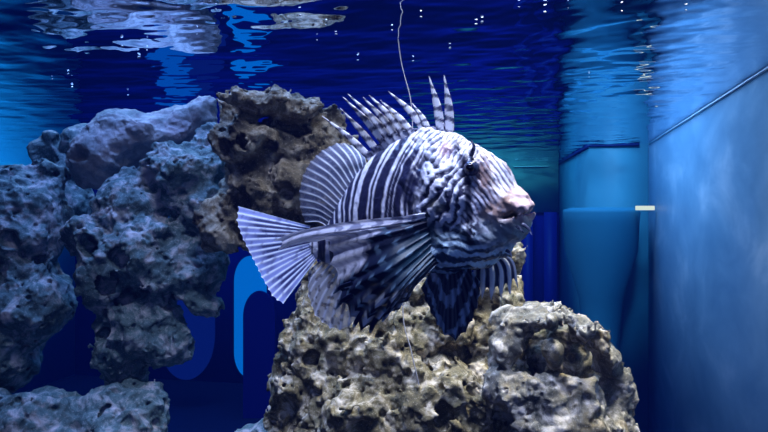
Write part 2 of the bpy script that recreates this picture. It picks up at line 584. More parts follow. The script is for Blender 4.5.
def rock_geo(blobs, holes, h, k, seed, warp, rough, pit, extra, ridge):
    cen, rad = [], []
    for b in blobs:
        px, py, d = b[:3]
        rx = b[3]; rz = b[4] if len(b) > 4 else rx; rd = b[5] if len(b) > 5 else (rx + rz) / 2
        cen.append(P(px, py, d)); rad.append((rx / F * d, rd / F * d, rz / F * d))
    for c, r in extra:
        cen.append(np.array(c, float)); rad.append(r)
    cen = np.array(cen); rad = np.array(rad)
    m = rad.max(1)
    lo = (cen - m[:, None]).min(0) - 0.03; hi = (cen + m[:, None]).max(0) + 0.03
    h = max(h, (np.prod(hi - lo) / 6.5e6) ** (1 / 3))
    G, n = ev_grid(lo, hi, h)

    def base(g):
        f = None
        for c, r in zip(cen, rad):
            q = g - c.astype(np.float32)
            a = q @ RT.astype(np.float32); b = q @ FW.astype(np.float32)
            e = np.sqrt((a / r[0]) ** 2 + (b / r[1]) ** 2 + (q[:, 2] / r[2]) ** 2)
            dd = ((e - 1) * min(r)).astype(np.float32)
            f = dd if f is None else smin(f, dd, k)
        return f
    f = base(G)
    act = np.nonzero((f < 0.035) & (f > -0.075))[0]
    g = G[act]
    wp = np.stack([fbm(g / 0.055, 3, seed + 10 + a) for a in range(3)], 1)
    fb = base(g + (wp * warp * 1.8).astype(np.float32)).astype(np.float32)
    fine = np.stack([vnoise(g / 0.012, seed + 20 + a) for a in range(3)], 1)
    for hh in holes:
        px, py, d, r = hh[:4]
        ry = hh[4] if len(hh) > 4 else r
        rdp = hh[5] if len(hh) > 5 else max(r, ry) * 1.3
        c = P(px, py, d); s = d / F
        q = g - c + wp * 0.010 + fine * 0.0012
        e = np.sqrt((q @ RT / (r * s)) ** 2 + (q @ FW / (rdp * s)) ** 2 + (q[:, 2] / (ry * s)) ** 2)
        fb = smax(fb, -((e - 1) * min(r, ry) * s).astype(np.float32), 0.004)
    fb = fb + rough * 1.4 * fbm(g / 0.030, 5, seed, 0.6)
    if ridge:
        fb = fb + ridge * (np.abs(fbm(g / 0.035, 4, seed + 40, 0.6)) * 3 - 0.7)
    fb = fb + rough * 0.55 * (0.45 - 1.6 * np.abs(fbm(g / 0.017 + wp * 0.6, 3, seed + 60, 0.6)))
    if pit:
        gp = g + wp * 0.012 + fine * 0.0016
        fb = smax(fb, -pits(gp, 0.045, seed + 100, 0.005 * pit, 0.020 * pit, 0.85), 0.004)
        fb = smax(fb, -pits(gp, 0.022, seed + 200, 0.002 * pit, 0.0085 * pit, 0.85), 0.0025)
        fb = smax(fb, -pits(g + fine * 0.001, 0.011, seed + 300, 0.001 * pit, 0.0042 * pit, 0.7), 0.0015)
    f[act] = fb
    V, Q = surface_nets(f.reshape(n), lo, h)
    return largest(V, Q)


def rock(name, blobs, holes=(), h=0.0022, k=0.014, mat=None, seed=1, warp=0.012, rough=0.007, pit=1.0,
         label='', group='reef rocks', extra=(), ridge=0.0):
    V, Q = rock_geo(blobs, holes, h, k, seed, warp, rough, pit, extra, ridge)
    o = np_mesh(name, V, Q, mat)
    tag(o, label, 'rock', group)
    return o


exec_rocks = True
if exec_rocks:
    rock('reef_rock', [(18, 225, 1.25, 52), (-35, 235, 1.25, 62), (42, 190, 1.27, 24), (60, 178, 1.28, 12), (28, 300, 1.22, 44, 46), (-20, 340, 1.22, 60), (5, 195, 1.25, 30)],
         [(8, 240, 1.17, 10), (62, 262, 1.19, 9), (30, 232, 1.17, 5)], mat=M_blue, seed=3,
         label='pitted blue-lit rock outcrop at the far left edge')
    rock('reef_rock', [(45, 152, 1.38, 16, 15), (76, 140, 1.38, 15), (81, 128, 1.39, 8), (62, 166, 1.37, 24, 16), (60, 205, 1.38, 34)],
         [(43, 158, 1.34, 12, 13), (88, 146, 1.35, 6)], mat=M_blue, seed=9, pit=0.7, rough=0.005,
         label='small knobbly blue-grey rock just left of the smooth pale slab')
    rock('rock_slab', [(103, 158, 1.28, 33, 34), (125, 140, 1.29, 38, 28), (160, 136, 1.30, 36, 24), (190, 120, 1.31, 24, 17), (204, 112, 1.31, 10, 12)],
         [], mat=M_slab, seed=14, pit=0.0, rough=0.0035, warp=0.010, ridge=0.003, k=0.02,
         label='smooth pale grey boulder slab lying on top of the left reef')
    rock('reef_rock', [(182, 178, 1.22, 44, 36), (206, 214, 1.2, 30), (130, 206, 1.21, 36, 32), (94, 243, 1.18, 30, 26), (104, 282, 1.17, 28, 30), (150, 262, 1.19, 52, 44),
                       (196, 268, 1.19, 32, 30), (206, 304, 1.17, 18, 14), (140, 330, 1.18, 38, 34), (165, 345, 1.17, 20, 18), (120, 355, 1.18, 24, 22),
                       (210, 140, 1.26, 16, 22), (125, 374, 1.18, 24, 18)],
         [(178, 302, 1.10, 13, 10), (144, 298, 1.10, 14, 7), (118, 262, 1.10, 10, 8), (163, 238, 1.12, 14, 8), (130, 350, 1.10, 10, 8), (188, 205, 1.12, 8, 12),
          (152, 215, 1.12, 9, 7), (100, 215, 1.10, 9, 7)],
         mat=M_blue, seed=21, rough=0.008,
         label='big lobed blue-grey reef rock below the slab, left of the dark gap')
    rock('reef_rock', [(45, 440, 1.12, 60, 52), (118, 428, 1.12, 44, 40), (-10, 440, 1.12, 60, 50), (152, 412, 1.13, 16, 24), (60, 500, 1.12, 110, 70)],
         [(72, 413, 1.03, 14, 15), (108, 405, 1.05, 6)], mat=M_blue, seed=33,
         label='shadowed blue rock across the bottom left corner')
    rock('reef_rock', [(274, 106, 1.12, 50, 12, 40), (228, 116, 1.12, 14, 20), (250, 142, 1.12, 36, 26), (300, 140, 1.14, 38, 32), (252, 190, 1.13, 32, 36), (305, 190, 1.14, 42, 40),
                       (218, 226, 1.12, 20, 22), (270, 235, 1.13, 34, 20), (340, 175, 1.15, 34, 40), (370, 230, 1.12, 50, 50), (330, 130, 1.16, 16, 20)],
         [(222, 150, 1.07, 13, 15), (243, 142, 1.08, 6, 7), (274, 121, 1.07, 38, 8, 30), (238, 207, 1.08, 15, 20), (266, 150, 1.08, 7, 9), (288, 160, 1.08, 9, 8),
          (302, 128, 1.08, 13, 7), (258, 176, 1.08, 5), (286, 214, 1.08, 16, 8), (318, 160, 1.08, 10, 7), (276, 186, 1.08, 6, 5)],
         mat=M_brown, seed=44, rough=0.008, h=0.0022,
         label='brown pitted reef rock behind the tail and dorsal fin')
    rock('reef_rock', [(318, 345, 1.0, 34, 38), (302, 392, 1.0, 26, 40), (350, 345, 0.98, 34, 32), (395, 348, 0.95, 38, 34), (440, 333, 0.96, 36, 30), (478, 318, 0.99, 30, 34),
                       (500, 280, 1.02, 20, 28), (507, 262, 1.03, 14, 14), (420, 300, 1.02, 60, 40), (340, 300, 1.05, 46, 45), (360, 420, 0.94, 55, 50), (440, 410, 0.92, 50, 50),
                       (400, 480, 0.95, 110, 60), (310, 440, 1.0, 40, 40), (500, 330, 1.0, 30, 50), (490, 390, 0.98, 40, 60)],
         [(468, 345, 0.88, 10, 13), (420, 352, 0.88, 9, 8), (380, 372, 0.86, 9, 6), (322, 372, 0.92, 9, 12), (446, 380, 0.84, 8, 10), (350, 395, 0.86, 8, 6), (300, 360, 0.93, 8, 9), (488, 405, 0.84, 8, 22),
          (300, 400, 0.92, 6, 12), (400, 395, 0.85, 12, 5), (440, 355, 0.87, 6, 9), (345, 350, 0.9, 6, 8)],
         mat=M_olive, seed=52, rough=0.012, ridge=0.006, h=0.0022,
         label='olive-brown rugged rock pile directly under the fish')
    rock('reef_rock', [(516, 322, 0.895, 18, 15, 28), (543, 313, 0.90, 18, 10, 58), (570, 318, 0.90, 17, 11, 58), (590, 337, 0.90, 13, 15, 48), (604, 358, 0.90, 13, 13, 28), (619, 376, 0.90, 13, 13),
                       (626, 400, 0.90, 12, 18), (503, 348, 0.88, 16, 26), (508, 388, 0.87, 24, 26), (540, 394, 0.85, 30, 20), (576, 392, 0.86, 26, 18), (562, 425, 0.86, 50, 30), (612, 425, 0.89, 28, 26),
                       (562, 362, 1.00, 52, 44, 40), (562, 412, 0.93, 60, 32, 44), (580, 480, 0.90, 90, 60), (583, 376, 0.85, 20, 7), (552, 386, 0.85, 18, 8)],
         [(557, 345, 0.875, 31, 20, 66), (601, 390, 0.84, 10, 9), (528, 412, 0.80, 7, 14), (535, 380, 0.81, 6, 5), (574, 408, 0.80, 12, 5), (595, 415, 0.82, 6, 8)],
         mat=M_lump, seed=67, rough=0.007, ridge=0.003, h=0.002, pit=0.7, warp=0.007, k=0.010,
         label='lumpy grey rock with a hollow at the lower right of the reef')
    rock('rock_knob', [(550, 348, 0.842, 11, 12), (552, 358, 0.848, 11, 11), (553, 368, 0.86, 10, 10)],
         [], mat=M_lump, seed=71, rough=0.004, h=0.0016, pit=0.5, warp=0.004, k=0.008,
         label='small round grey knob sitting in the hollow of the lumpy right rock')
    rock('reef_rock', [(276, 446, 1.02, 26, 26), (250, 450, 1.02, 24, 22), (264, 490, 1.02, 50, 40)], [], mat=M_blue, seed=77, rough=0.004, pit=0.6,
         label='low blue-grey rock at the bottom edge between the dark gap and the rock pile')
    # reef base below the frame carrying the pile
    rock('foundation_rock', [], extra=[((-0.66, 1.12, -0.72), (0.46, 0.26, 0.19)), ((-0.15, 1.0, -0.72), (0.42, 0.26, 0.17)), ((-0.02, 0.9, -0.72), (0.26, 0.22, 0.17))],
         h=0.006, mat=M_base, seed=88, pit=0, warp=0.02, label='dark rock mass at the foot of the reef, below all the other rocks')

# ------------------------------------------------------------------ lionfish
FO = P(322, 247, 0.76)
FN = P(520, 213, 0.63)
FA = (FN - FO); FLEN = np.linalg.norm(FA); FA = FA / FLEN
FL = np.cross(FA, UPV); FL /= np.linalg.norm(FL)
if FL @ FW > 0: FL = -FL
FU = np.cross(FL, FA)
if FU[2] < 0: FU = -FU


def FP(px, py, l=0.0):
    """fish coordinates (along, up) of the spot seen at px,py in the plane l to the side"""
    d = FW + RT * (px - 384) / F + UPV * (216 - py) / F
    t = (l + FO @ FL) / (d @ FL)
    p = d * t - FO
    return p @ FA, p @ FU


def fw(a, l, u):
    return FO + FA * a + FL * l + FU * u


top_px = [(300, 240), (312, 238), (326, 228), (338, 206), (355, 178), (375, 156), (400, 140), (428, 131), (452, 133), (474, 144), (488, 154), (500, 164), (510, 178), (518, 196)]
bot_px = [(300, 252), (312, 258), (330, 264), (350, 274), (375, 283), (400, 284), (430, 276), (450, 270), (480, 265), (496, 255), (508, 240), (516, 226), (518, 214)]
TOPA = np.array([FP(*q) for q in top_px]); BOTA = np.array([FP(*q) for q in bot_px])
WID = np.array([(-0.05, .004), (0, .006), (0.1, .012), (0.25, .022), (0.45, .032), (0.62, .036), (0.78, .035), (0.86, .029), (0.93, .021), (0.98, .014), (1.04, .006)])
WID[:, 0] *= FLEN


def fish_geo():
    h = 0.0011
    lo = np.array([-0.03, -0.062, -0.10]); hi = np.array([FLEN + 0.03, 0.066, 0.13])
    G, n = ev_grid(lo, hi, h)
    a, l, u = G[:, 0], G[:, 1], G[:, 2]
    zt = np.interp(a, TOPA[:, 0], TOPA[:, 1]); zb = np.interp(a, BOTA[:, 0], BOTA[:, 1])
    uc = (zt + zb) / 2; hh = np.maximum((zt - zb) / 2, 0.001)
    ww = np.interp(a, WID[:, 0], WID[:, 1])
    un = (u - uc) / hh
    # body narrows toward the back and a little toward the belly
    hd = np.clip((a - FLEN * 0.72) / (FLEN * 0.2), 0, 1)
    wl = ww * (1 - (0.22 + 0.30 * hd) * np.clip(un, 0, 1) ** 2)
    e = (np.abs(un) ** 2.2 + np.abs(l / wl) ** 2.1) ** (1 / 2.15)
    f = ((e - 1) * np.minimum(hh, ww)).astype(np.float32)
    amax, amin = TOPA[-1, 0], -0.016
    f = smax(f, np.maximum(a - amax, amin - a).astype(np.float32), 0.006)

    def ell(px, py, l0, ra, rl, ru, sgn=1, k=0.010, tilt=0.0, cut=False):
        nonlocal f
        ca, cu = FP(px, py, l0)
        for sd in ((1, -1) if abs(l0) > 0.004 else (1,)):
            m = (np.abs(a - ca) < ra + 0.03) & (np.abs(u - cu) < ru + 0.03)
            da, du = a[m] - ca, u[m] - cu
            c, s = math.cos(tilt), math.sin(tilt)
            x, y = c * da + s * du, -s * da + c * du
            ee = np.sqrt((x / ra) ** 2 + ((l[m] - l0 * sd) / rl) ** 2 + (y / ru) ** 2)
            d = ((ee - 1) * min(ra, rl, ru)).astype(np.float32)
            f[m] = smax(f[m], -d, k) if cut else smin(f[m], d, k)
    ell(446, 202, 0.026, 0.030, 0.016, 0.034)                 # gill cover
    ell(466, 160, 0.015, 0.014, 0.011, 0.010, tilt=-0.3)      # brow
    ell(470, 168, 0.024, 0.010, 0.008, 0.009, k=0.005)        # eye mound
    ell(492, 178, 0.000, 0.022, 0.012, 0.012, tilt=-0.75)      # snout ridge
    ell(516, 198, 0.000, 0.012, 0.013, 0.009, tilt=-0.6, k=0.006)
    ell(518, 208, 0.007, 0.010, 0.009, 0.0075, tilt=-0.3, k=0.004)   # upper lip
    ell(515, 220, 0.006, 0.012, 0.011, 0.006, tilt=0.4, k=0.003)    # lower lip
    ell(503, 230, 0.006, 0.020, 0.017, 0.012, tilt=0.5, k=0.006)    # lower jaw
    ell(492, 208, 0.017, 0.017, 0.010, 0.016, k=0.008)        # cheek
    ell(486, 186, 0.021, 0.006, 0.006, 0.018, k=0.006)        # cheek ridge
    ell(474, 230, 0.027, 0.010, 0.010, 0.010, k=0.004)        # cheek boss
    ell(455, 248, 0.015, 0.040, 0.026, 0.018)                 # throat
    ell(447, 152, 0.030, 0.010, 0.012, 0.008, cut=True, k=0.006)
    ell(512, 215, 0.012, 0.020, 0.016, 0.0016, cut=True, k=0.0025, tilt=0.25)   # mouth line
    act = np.nonzero(np.abs(f) < 0.012)[0]
    g = G[act]
    hm = np.clip((g[:, 0] - FLEN * 0.46) / 0.03, 0, 1)
    t = 0.6
    gr = np.stack([g[:, 0] * math.cos(t) + g[:, 2] * math.sin(t), g[:, 1], -g[:, 0] * math.sin(t) + g[:, 2] * math.cos(t)], 1)
    fold = fbm(gr / np.array([0.008, 0.014, 0.022]), 3, 7, 0.55)
    f[act] += (hm * 0.0030 * fold + 0.0006 * fbm(g / 0.004, 2, 9)).astype(np.float32)
    V, Q = surface_nets(f.reshape(n), lo, h)
    return largest(V, Q)


WHITE = np.array([0.72, 0.74, 0.92]); DARK = np.array([0.018, 0.020, 0.065])
BROWN = np.array([0.34, 0.20, 0.17]); PINK = np.array([0.66, 0.48, 0.52]); GREY = np.array([0.30, 0.36, 0.44])


def sst(x, a, b):
    t = np.clip((x - a) / (b - a), 0, 1)
    return t * t * (3 - 2 * t)


def lerp(c0, c1, t):
    return c0 * (1 - t[:, None]) + c1 * t[:, None]


def fish_paint(V):
    """the zebra pattern, laid out on the flank (both sides alike)"""
    a, l, u = V[:, 0], np.abs(V[:, 1]), V[:, 2]
    p = FO + a[:, None] * FA + l[:, None] * FL + u[:, None] * FU
    d = p @ FW
    X = 384 + F * (p @ RT) / d; Yy = 216 - F * p[:, 2] / d
    N1 = fbm(V / 0.012, 3, 31); N2 = fbm(V / 0.006, 3, 33); N3 = fbm(V / 0.025, 2, 35)
    # body bands
    yy = np.clip(215 - Yy, -60, 90)
    q = X - 0.0050 * yy * np.abs(yy) * (yy > 0) + 1.4 * N1 + 0.02 * yy
    wl = [(300, 303.2), (307, 311), (311.8, 317), (324, 329), (333, 335), (338, 341.2), (343, 344.8), (349, 351.4), (353.2, 358.5), (366, 368.6), (370.4, 373),
          (381, 384.8), (387.5, 388.6), (391.5, 393), (400, 403.5), (406, 407.6), (412.5, 419), (424, 431), (434.5, 441)]
    grow = np.clip((180 - Yy) / 40, 0, 1) * 0.7 - 0.45
    wht = np.zeros(len(V))
    for x0, x1 in wl:
        wht = np.maximum(wht, sst(q, x0 - 0.7 - grow, x0 + 0.5 - grow) * (1 - sst(q, x1 - 0.5 + grow, x1 + 0.7 + grow)))
    body = wht
    # shoulder: bold dark blotch with feathery pale plates
    dk = np.exp(-(((X - 413 - 0.25 * (186 - Yy)) / 13) ** 2 + ((Yy - 184) / 26) ** 2) * 1.1)
    body = body * (1 - sst(dk, 0.35, 0.6) * 0.92)
    # head fields
    ph = (X * 0.82 + Yy * 0.57) / 11.5 + 1.1 * N3 + 0.7 * N1 + 0.35 * N2
    A = 0.5 + 0.5 * np.sin(ph * 2 * math.pi)
    A = sst(A + 0.3 * N3, 0.34, 0.62)
    q2 = X - 0.0065 * yy * np.abs(yy) + 4 * N1
    B = sst(0.5 + 0.5 * np.sin(q2 / 6.4 * 2 * math.pi), 0.2, 0.5)
    ph3 = (X * 0.78 - (Yy - 150) * 0.55) / 4.6 + 0.5 * N1
    C = sst(0.5 + 0.5 * np.sin(ph3 * 2 * math.pi), 0.10, 0.55)
    rr = np.sqrt(((X - 468) / 1.35) ** 2 + (Yy - 196) ** 2)
    E = sst(0.5 + 0.5 * np.sin((rr / 9.5 + 0.5 * N1) * 2 * math.pi), 0.30, 0.65)
    wA = sst(X + 0.25 * (Yy - 190) * (Yy > 150) + 4 * N1, 412, 428)
    head = lerp(np.tile(DARK, (len(V), 1)), np.tile(WHITE, (len(V), 1)), A)
    topm = (1 - sst(Yy + 3 * N1, 158, 170))
    hb = lerp(np.tile(DARK * 1.5, (len(V), 1)), np.tile(WHITE, (len(V), 1)), B)
    head = lerp(head, hb, topm)
    # snout
    sn = sst(X + 0.25 * (Yy - 170), 470, 480)
    hc = lerp(np.tile(np.array([0.14, 0.12, 0.20]), (len(V), 1)), np.tile(WHITE * 1.05, (len(V), 1)), C)
    brn = np.exp(-(((X - 484 - 0.2 * (Yy - 178)) / 9) ** 2 + ((Yy - 180) / 22) ** 2)) * (0.9 + 0.8 * N1)
    hc = lerp(hc, np.tile(BROWN, (len(V), 1)), np.clip(brn * 1.2, 0, 0.85))
    head = lerp(head, hc, sn)
    # jaw and lips : smooth brown-grey
    jw = sst(X + 2 * N1, 474, 483) * sst(Yy + 0.65 * (X - 500) + 2 * N1, 190, 202) * (1 - sst(Yy, 246, 252))
    jc = lerp(np.tile(np.array([0.40, 0.26, 0.23]), (len(V), 1)), np.tile(GREY * 0.75, (len(V), 1)), sst(Yy - 0.2 * (X - 500) + 6 * N3, 210, 228))
    jc = lerp(jc, np.tile(PINK, (len(V), 1)), sst(X - 0.2 * (Yy - 205) + 4 * N1, 508, 520) * (1 - sst(Yy, 214, 226)))
    jc = lerp(jc, np.tile(WHITE * 0.75, (len(V), 1)), 0.5 * sst(N2, 0.1, 0.5))
    head = lerp(head, jc, jw)
    # lower gill, teal dark, with pale curved stripes toward the belly
    lg = sst(Yy + 5 * N1 + 0.10 * (X - 460), 220, 233) * (1 - sst(X, 474, 488) * (1 - sst(Yy, 244, 252)))
    ec = lerp(np.tile(np.array([0.02, 0.035, 0.07]), (len(V), 1)), np.tile(np.array([0.34, 0.46, 0.58]), (len(V), 1)), E)
    ec = ec * (1 + 0.7 * sst(Yy, 236, 246))[:, None]
    head = lerp(head, ec, lg)
    # dark band through the eye and spots
    bx = 466 + 0.06 * (Yy - 160) + 2.0 * N1
    bandm = np.exp(-((X - bx) / 3.6) ** 2) * sst(Yy, 150, 160) * (1 - sst(Yy, 240, 250))
    head = lerp(head, np.tile(DARK * 0.7, (len(V), 1)), np.clip(bandm * 1.5, 0, 0.95))
    for sx, sy, rx, ry, c, s in ((457, 148, 3.5, 7, DARK, 0.95), (446, 150, 6, 7, np.array([0.55, 0.36, 0.42]), 0.8), (476, 226, 5, 9, DARK * 0.8, 0.9),
                                 (437, 205, 7, 6, np.array([0.30, 0.30, 0.24]), 0.6), (426, 232, 14, 16, np.array([0.02, 0.05, 0.09]), 0.8)):
        g = np.exp(-(((X - sx) / rx) ** 2 + ((Yy - sy) / ry) ** 2) ** 1.5)
        head = lerp(head, np.tile(c, (len(V), 1)), np.clip(g * s * 1.2, 0, s))
    gl = np.exp(-(((X - 475) / 6) ** 2 + ((Yy - 230) / 8) ** 2) ** 1.5) * sst(fbm(V / 0.0022, 2, 77), 0.05, 0.35)  # glitter on the cheek, painted in as fine pale specks
    head = lerp(head, np.tile(np.array([0.75, 0.85, 1.0]), (len(V), 1)), gl)
    bc = lerp(np.tile(DARK, (len(V), 1)), np.tile(WHITE, (len(V), 1)), body)
    c = lerp(bc, head, wA)
    c = c * (1 + 0.12 * N2[:, None])
    rel = wA * (1 - jw) * ((A * (1 - topm) + B * topm) * (1 - sn) + C * sn * 0.6) * (1 - lg * 0.5)
    return np.concatenate([np.clip(c, 0.004, 0.95), np.ones((len(V), 1))], 1), rel


M_skin = skin_mat('lionfish_skin', 0.38, False, 0.35)
M_fin = skin_mat('lionfish_fin', 0.45, True, 0.15)
M_eye = plain('dark_fish_eye', (0.004, 0.004, 0.012), 0.08)
M_iris = plain('dark_blue_iris', (0.05, 0.07, 0.16), 0.2, (500.0, (0.02, 0.02, 0.06)))

fish = bpy.data.objects.new('lionfish', None)
COL.objects.link(fish)
fish.location = Vector(tuple(fw(FLEN * 0.5, 0, -0.05)))
tag(fish, 'big striped lionfish with fanned spines swimming in front of the reef', 'fish')
bpy.context.view_layer.update()
FROOT = np.array(fish.location)


def fpart(name, V, Q, mat, col=None, label=None, parent=None):
    V = np.asarray(V, float) - FROOT
    o = np_mesh(name, V, Q, mat, parent=parent or fish, col=col)
    if label: o['label'] = label
    return o


VL, QL = fish_geo()
fcol, rel = fish_paint(VL)
zc = (np.interp(VL[:, 0], TOPA[:, 0], TOPA[:, 1]) + np.interp(VL[:, 0], BOTA[:, 0], BOTA[:, 1])) / 2
rd = np.stack([np.zeros(len(VL)), VL[:, 1], VL[:, 2] - zc], 1)
rd /= np.linalg.norm(rd, axis=1)[:, None] + 1e-9
VL = VL + rd * (rel[:, None] * 0.0013)
VW = FO + VL[:, 0:1] * FA + VL[:, 1:2] * FL + VL[:, 2:3] * FU
if np.cross(FA, FL) @ FU < 0: QL = QL[:, ::-1]
fpart('body', VW, QL, M_skin, fcol)


def catmull(pts, n):
    pts = [np.asarray(p, float) for p in pts]
    if len(pts) == 2: pts = [pts[0], (pts[0] + pts[1]) / 2, pts[1]]
    pp = [2 * pts[0] - pts[1]] + pts + [2 * pts[-1] - pts[-2]]
    out = []
    m = len(pts) - 1
    for t in np.linspace(0, m, n):
        i = min(int(t), m - 1); f = t - i
        p0, p1, p2, p3 = pp[i], pp[i + 1], pp[i + 2], pp[i + 3]
        out.append(0.5 * ((2 * p1) + (-p0 + p2) * f + (2 * p0 - 5 * p1 + 4 * p2 - p3) * f * f + (-p0 + 3 * p1 - 3 * p2 + p3) * f ** 3))
    return np.array(out)


def fan_geo(rays, colour, sub=8, nt=60, th_m=0.0003, th_r=0.0009, sig=0.12, scal=0.08, taper=0.6, wav=0.0):
    R = np.array([catmull([P(*q) for q in r], nt) for r in rays])       # ray, t, 3
    nr = len(rays)
    vs = np.linspace(0, nr - 1, (nr - 1) * sub + 1)
    frac = vs - np.floor(vs)
    S = np.zeros((len(vs), nt, 3))
    for j, v in enumerate(vs):
        i = min(int(v), nr - 2); f = v - i
        c = (1 - f) * R[i] + f * R[i + 1]
        ti = np.linspace(0, 1, nt) * (1 - scal * math.sin(math.pi * (f if f < 1 else 0)) ** 0.8)
        x = ti * (nt - 1); k = np.minimum(x.astype(int), nt - 2); fr = (x - k)[:, None]
        S[j] = c[k] * (1 - fr) + c[k + 1] * fr
    du = np.gradient(S, axis=0); dv = np.gradient(S, axis=1)
    N = np.cross(du, dv); N /= np.linalg.norm(N, axis=2)[:, :, None] + 1e-12
    dist = np.minimum(frac, 1 - frac)
    ridge = np.exp(-(dist / sig) ** 2)
    T = np.linspace(0, 1, nt)[None, :] * np.ones((len(vs), 1))
    th = (th_m + th_r * ridge[:, None]) * (1 - taper * T)
    if wav:
        S = S + N * (wav * np.sin(vs * math.pi * 2)[:, None] * T)[:, :, None]
    A_, B_ = S + N * th[:, :, None], S - N * th[:, :, None]
    m = len(vs)
    V = np.concatenate([A_.reshape(-1, 3), B_.reshape(-1, 3)])
    ii = (np.arange(m - 1)[:, None] * nt + np.arange(nt - 1)[None, :]).ravel()
    Q1 = np.stack([ii, ii + nt, ii + nt + 1, ii + 1], 1)
    off = m * nt
    Q2 = Q1[:, ::-1] + off
    ring = [j * nt for j in range(m)] + [(m - 1) * nt + t for t in range(1, nt)] + [j * nt + nt - 1 for j in range(m - 2, -1, -1)] + [t for t in range(nt - 2, 0, -1)]
    ring = np.array(ring); nx = np.roll(ring, -1)
    Q3 = np.stack([ring, ring + off, nx + off, nx], 1)[:, ::-1]
    vv = np.repeat(vs, nt); tt = T.ravel(); dd = np.repeat(dist, nt)
    c = colour(vv, tt, dd, S.reshape(-1, 3))
    return V, np.concatenate([Q1, Q2, Q3]), np.concatenate([c, c])


def rgba(c, al):
    return np.concatenate([np.clip(c, 0.003, 0.95), np.asarray(al)[:, None]], 1)


def fullc(c, n):
    return np.tile(np.asarray(c, float), (n, 1))


def line_rays(base_px, tip_px, n, d0, d1, bend=None):
    """n rays evenly between base polyline and tip polyline (px), depth d0->d1"""
    def along(pts, n):
        pts = np.array(pts, float); s = np.r_[0, np.cumsum(np.linalg.norm(np.diff(pts, axis=0), axis=1))]
        q = np.linspace(0, s[-1], n)
        return np.stack([np.interp(q, s, pts[:, k]) for k in range(2)], 1)
    b = along(base_px, n); t = along(tip_px, n)
    out = []
    for k in range(n):
        f = k / (n - 1)
        db = d0[0] * (1 - f) + d0[1] * f; dt = d1[0] * (1 - f) + d1[1] * f
        mid = (b[k] + t[k]) / 2
        if bend is not None: mid = mid + np.array(bend) * (1 if np.ndim(bend) == 1 else 1)
        out.append([(b[k][0], b[k][1], db), (mid[0], mid[1], (db + dt) / 2), (t[k][0], t[k][1], dt)])
    return out


# tail fin
def c_tail(v, t, d, p):
    n = len(v)
    nz = vnoise(p / 0.004, 3)
    c = lerp(fullc((0.38, 0.44, 0.88), n), fullc((0.84, 0.90, 1.0), n), np.exp(-(d / 0.17) ** 2))
    gap = sst(vnoise(np.stack([np.floor(v) * 1.37, t * 1.8, v * 0], 1) + 3.1, 12), -0.25, 0.15) * sst(d, 0.15, 0.30) * (1 - sst(t, 0.70, 0.95))
    c = lerp(c, fullc((0.03, 0.035, 0.16), n), gap * 0.9)
    spot = sst(vnoise(p / 0.005, 8), 0.35, 0.6) * (t > 0.15)
    c = lerp(c, fullc((0.10, 0.11, 0.28), n), spot * 0.5)
    return rgba(c, 0.55 + 0.45 * np.exp(-(d / 0.2) ** 2))


tail = line_rays([(310, 226), (309, 240), (316, 260)], [(238, 206), (236, 222), (243, 240), (252, 258), (262, 278), (273, 298), (283, 304)], 17, (0.775, 0.760), (0.865, 0.755))
V, Q, C = fan_geo(tail, c_tail, 10, 60, 0.0003, 0.0004, 0.14, 0.02)
fpart('tail_fin', V, Q, M_fin, C, 'broad pale violet tail fin')


# soft dorsal fin
def c_sdor(v, t, d, p):
    n = len(v)
    c = lerp(fullc((0.10, 0.12, 0.24), n), fullc((0.80, 0.86, 1.0), n), (1 - 0.5 * sst(t, 0.7, 1.0)) * np.exp(-(d / 0.12) ** 2))
    dots = sst(vnoise(p / 0.003, 5), 0.3, 0.6)
    c = lerp(c, fullc((0.40, 0.42, 0.52), n), dots * 0.4 * t)
    return rgba(c, 0.62 + 0.38 * np.exp(-(d / 0.2) ** 2) - 0.25 * sst(t, 0.8, 1.0))


sd = line_rays([(330, 228), (336, 210), (350, 188), (367, 166)],
               [(305, 222), (300, 208), (299, 192), (303, 174), (311, 160), (322, 150), (336, 143), (348, 143), (358, 150)], 16, (0.747, 0.730), (0.765, 0.775), (1.5, -3))
V, Q, C = fan_geo(sd, c_sdor, 12, 50, 0.0003, 0.0004, 0.10, 0.02)
fpart('soft_dorsal_fin', V, Q, M_fin, C, 'rounded translucent rear dorsal fin with white rays')


# anal fin
def c_anal(v, t, d, p):
    n = len(v)
    c = lerp(fullc((0.36, 0.38, 0.50), n), fullc((0.66, 0.70, 0.88), n), np.exp(-(d / 0.16) ** 2))
    dots = sst(vnoise(p / 0.0036, 15), 0.22, 0.42)
    c = lerp(c, fullc((0.03, 0.03, 0.08), n), dots * 0.8)
    return rgba(c, 0.55 + 0.4 * np.exp(-(d / 0.2) ** 2))


an = line_rays([(322, 259), (345, 268), (372, 280)], [(308, 276), (308, 296), (315, 316), (328, 328), (342, 331), (354, 324), (362, 312)], 11, (0.76, 0.73), (0.765, 0.735), (-4, 2))
V, Q, C = fan_geo(an, c_anal, 8, 50, 0.0003, 0.0006, 0.14, 0.03)
fpart('anal_fin', V, Q, M_fin, C, 'pale translucent anal fin speckled with dark dots')


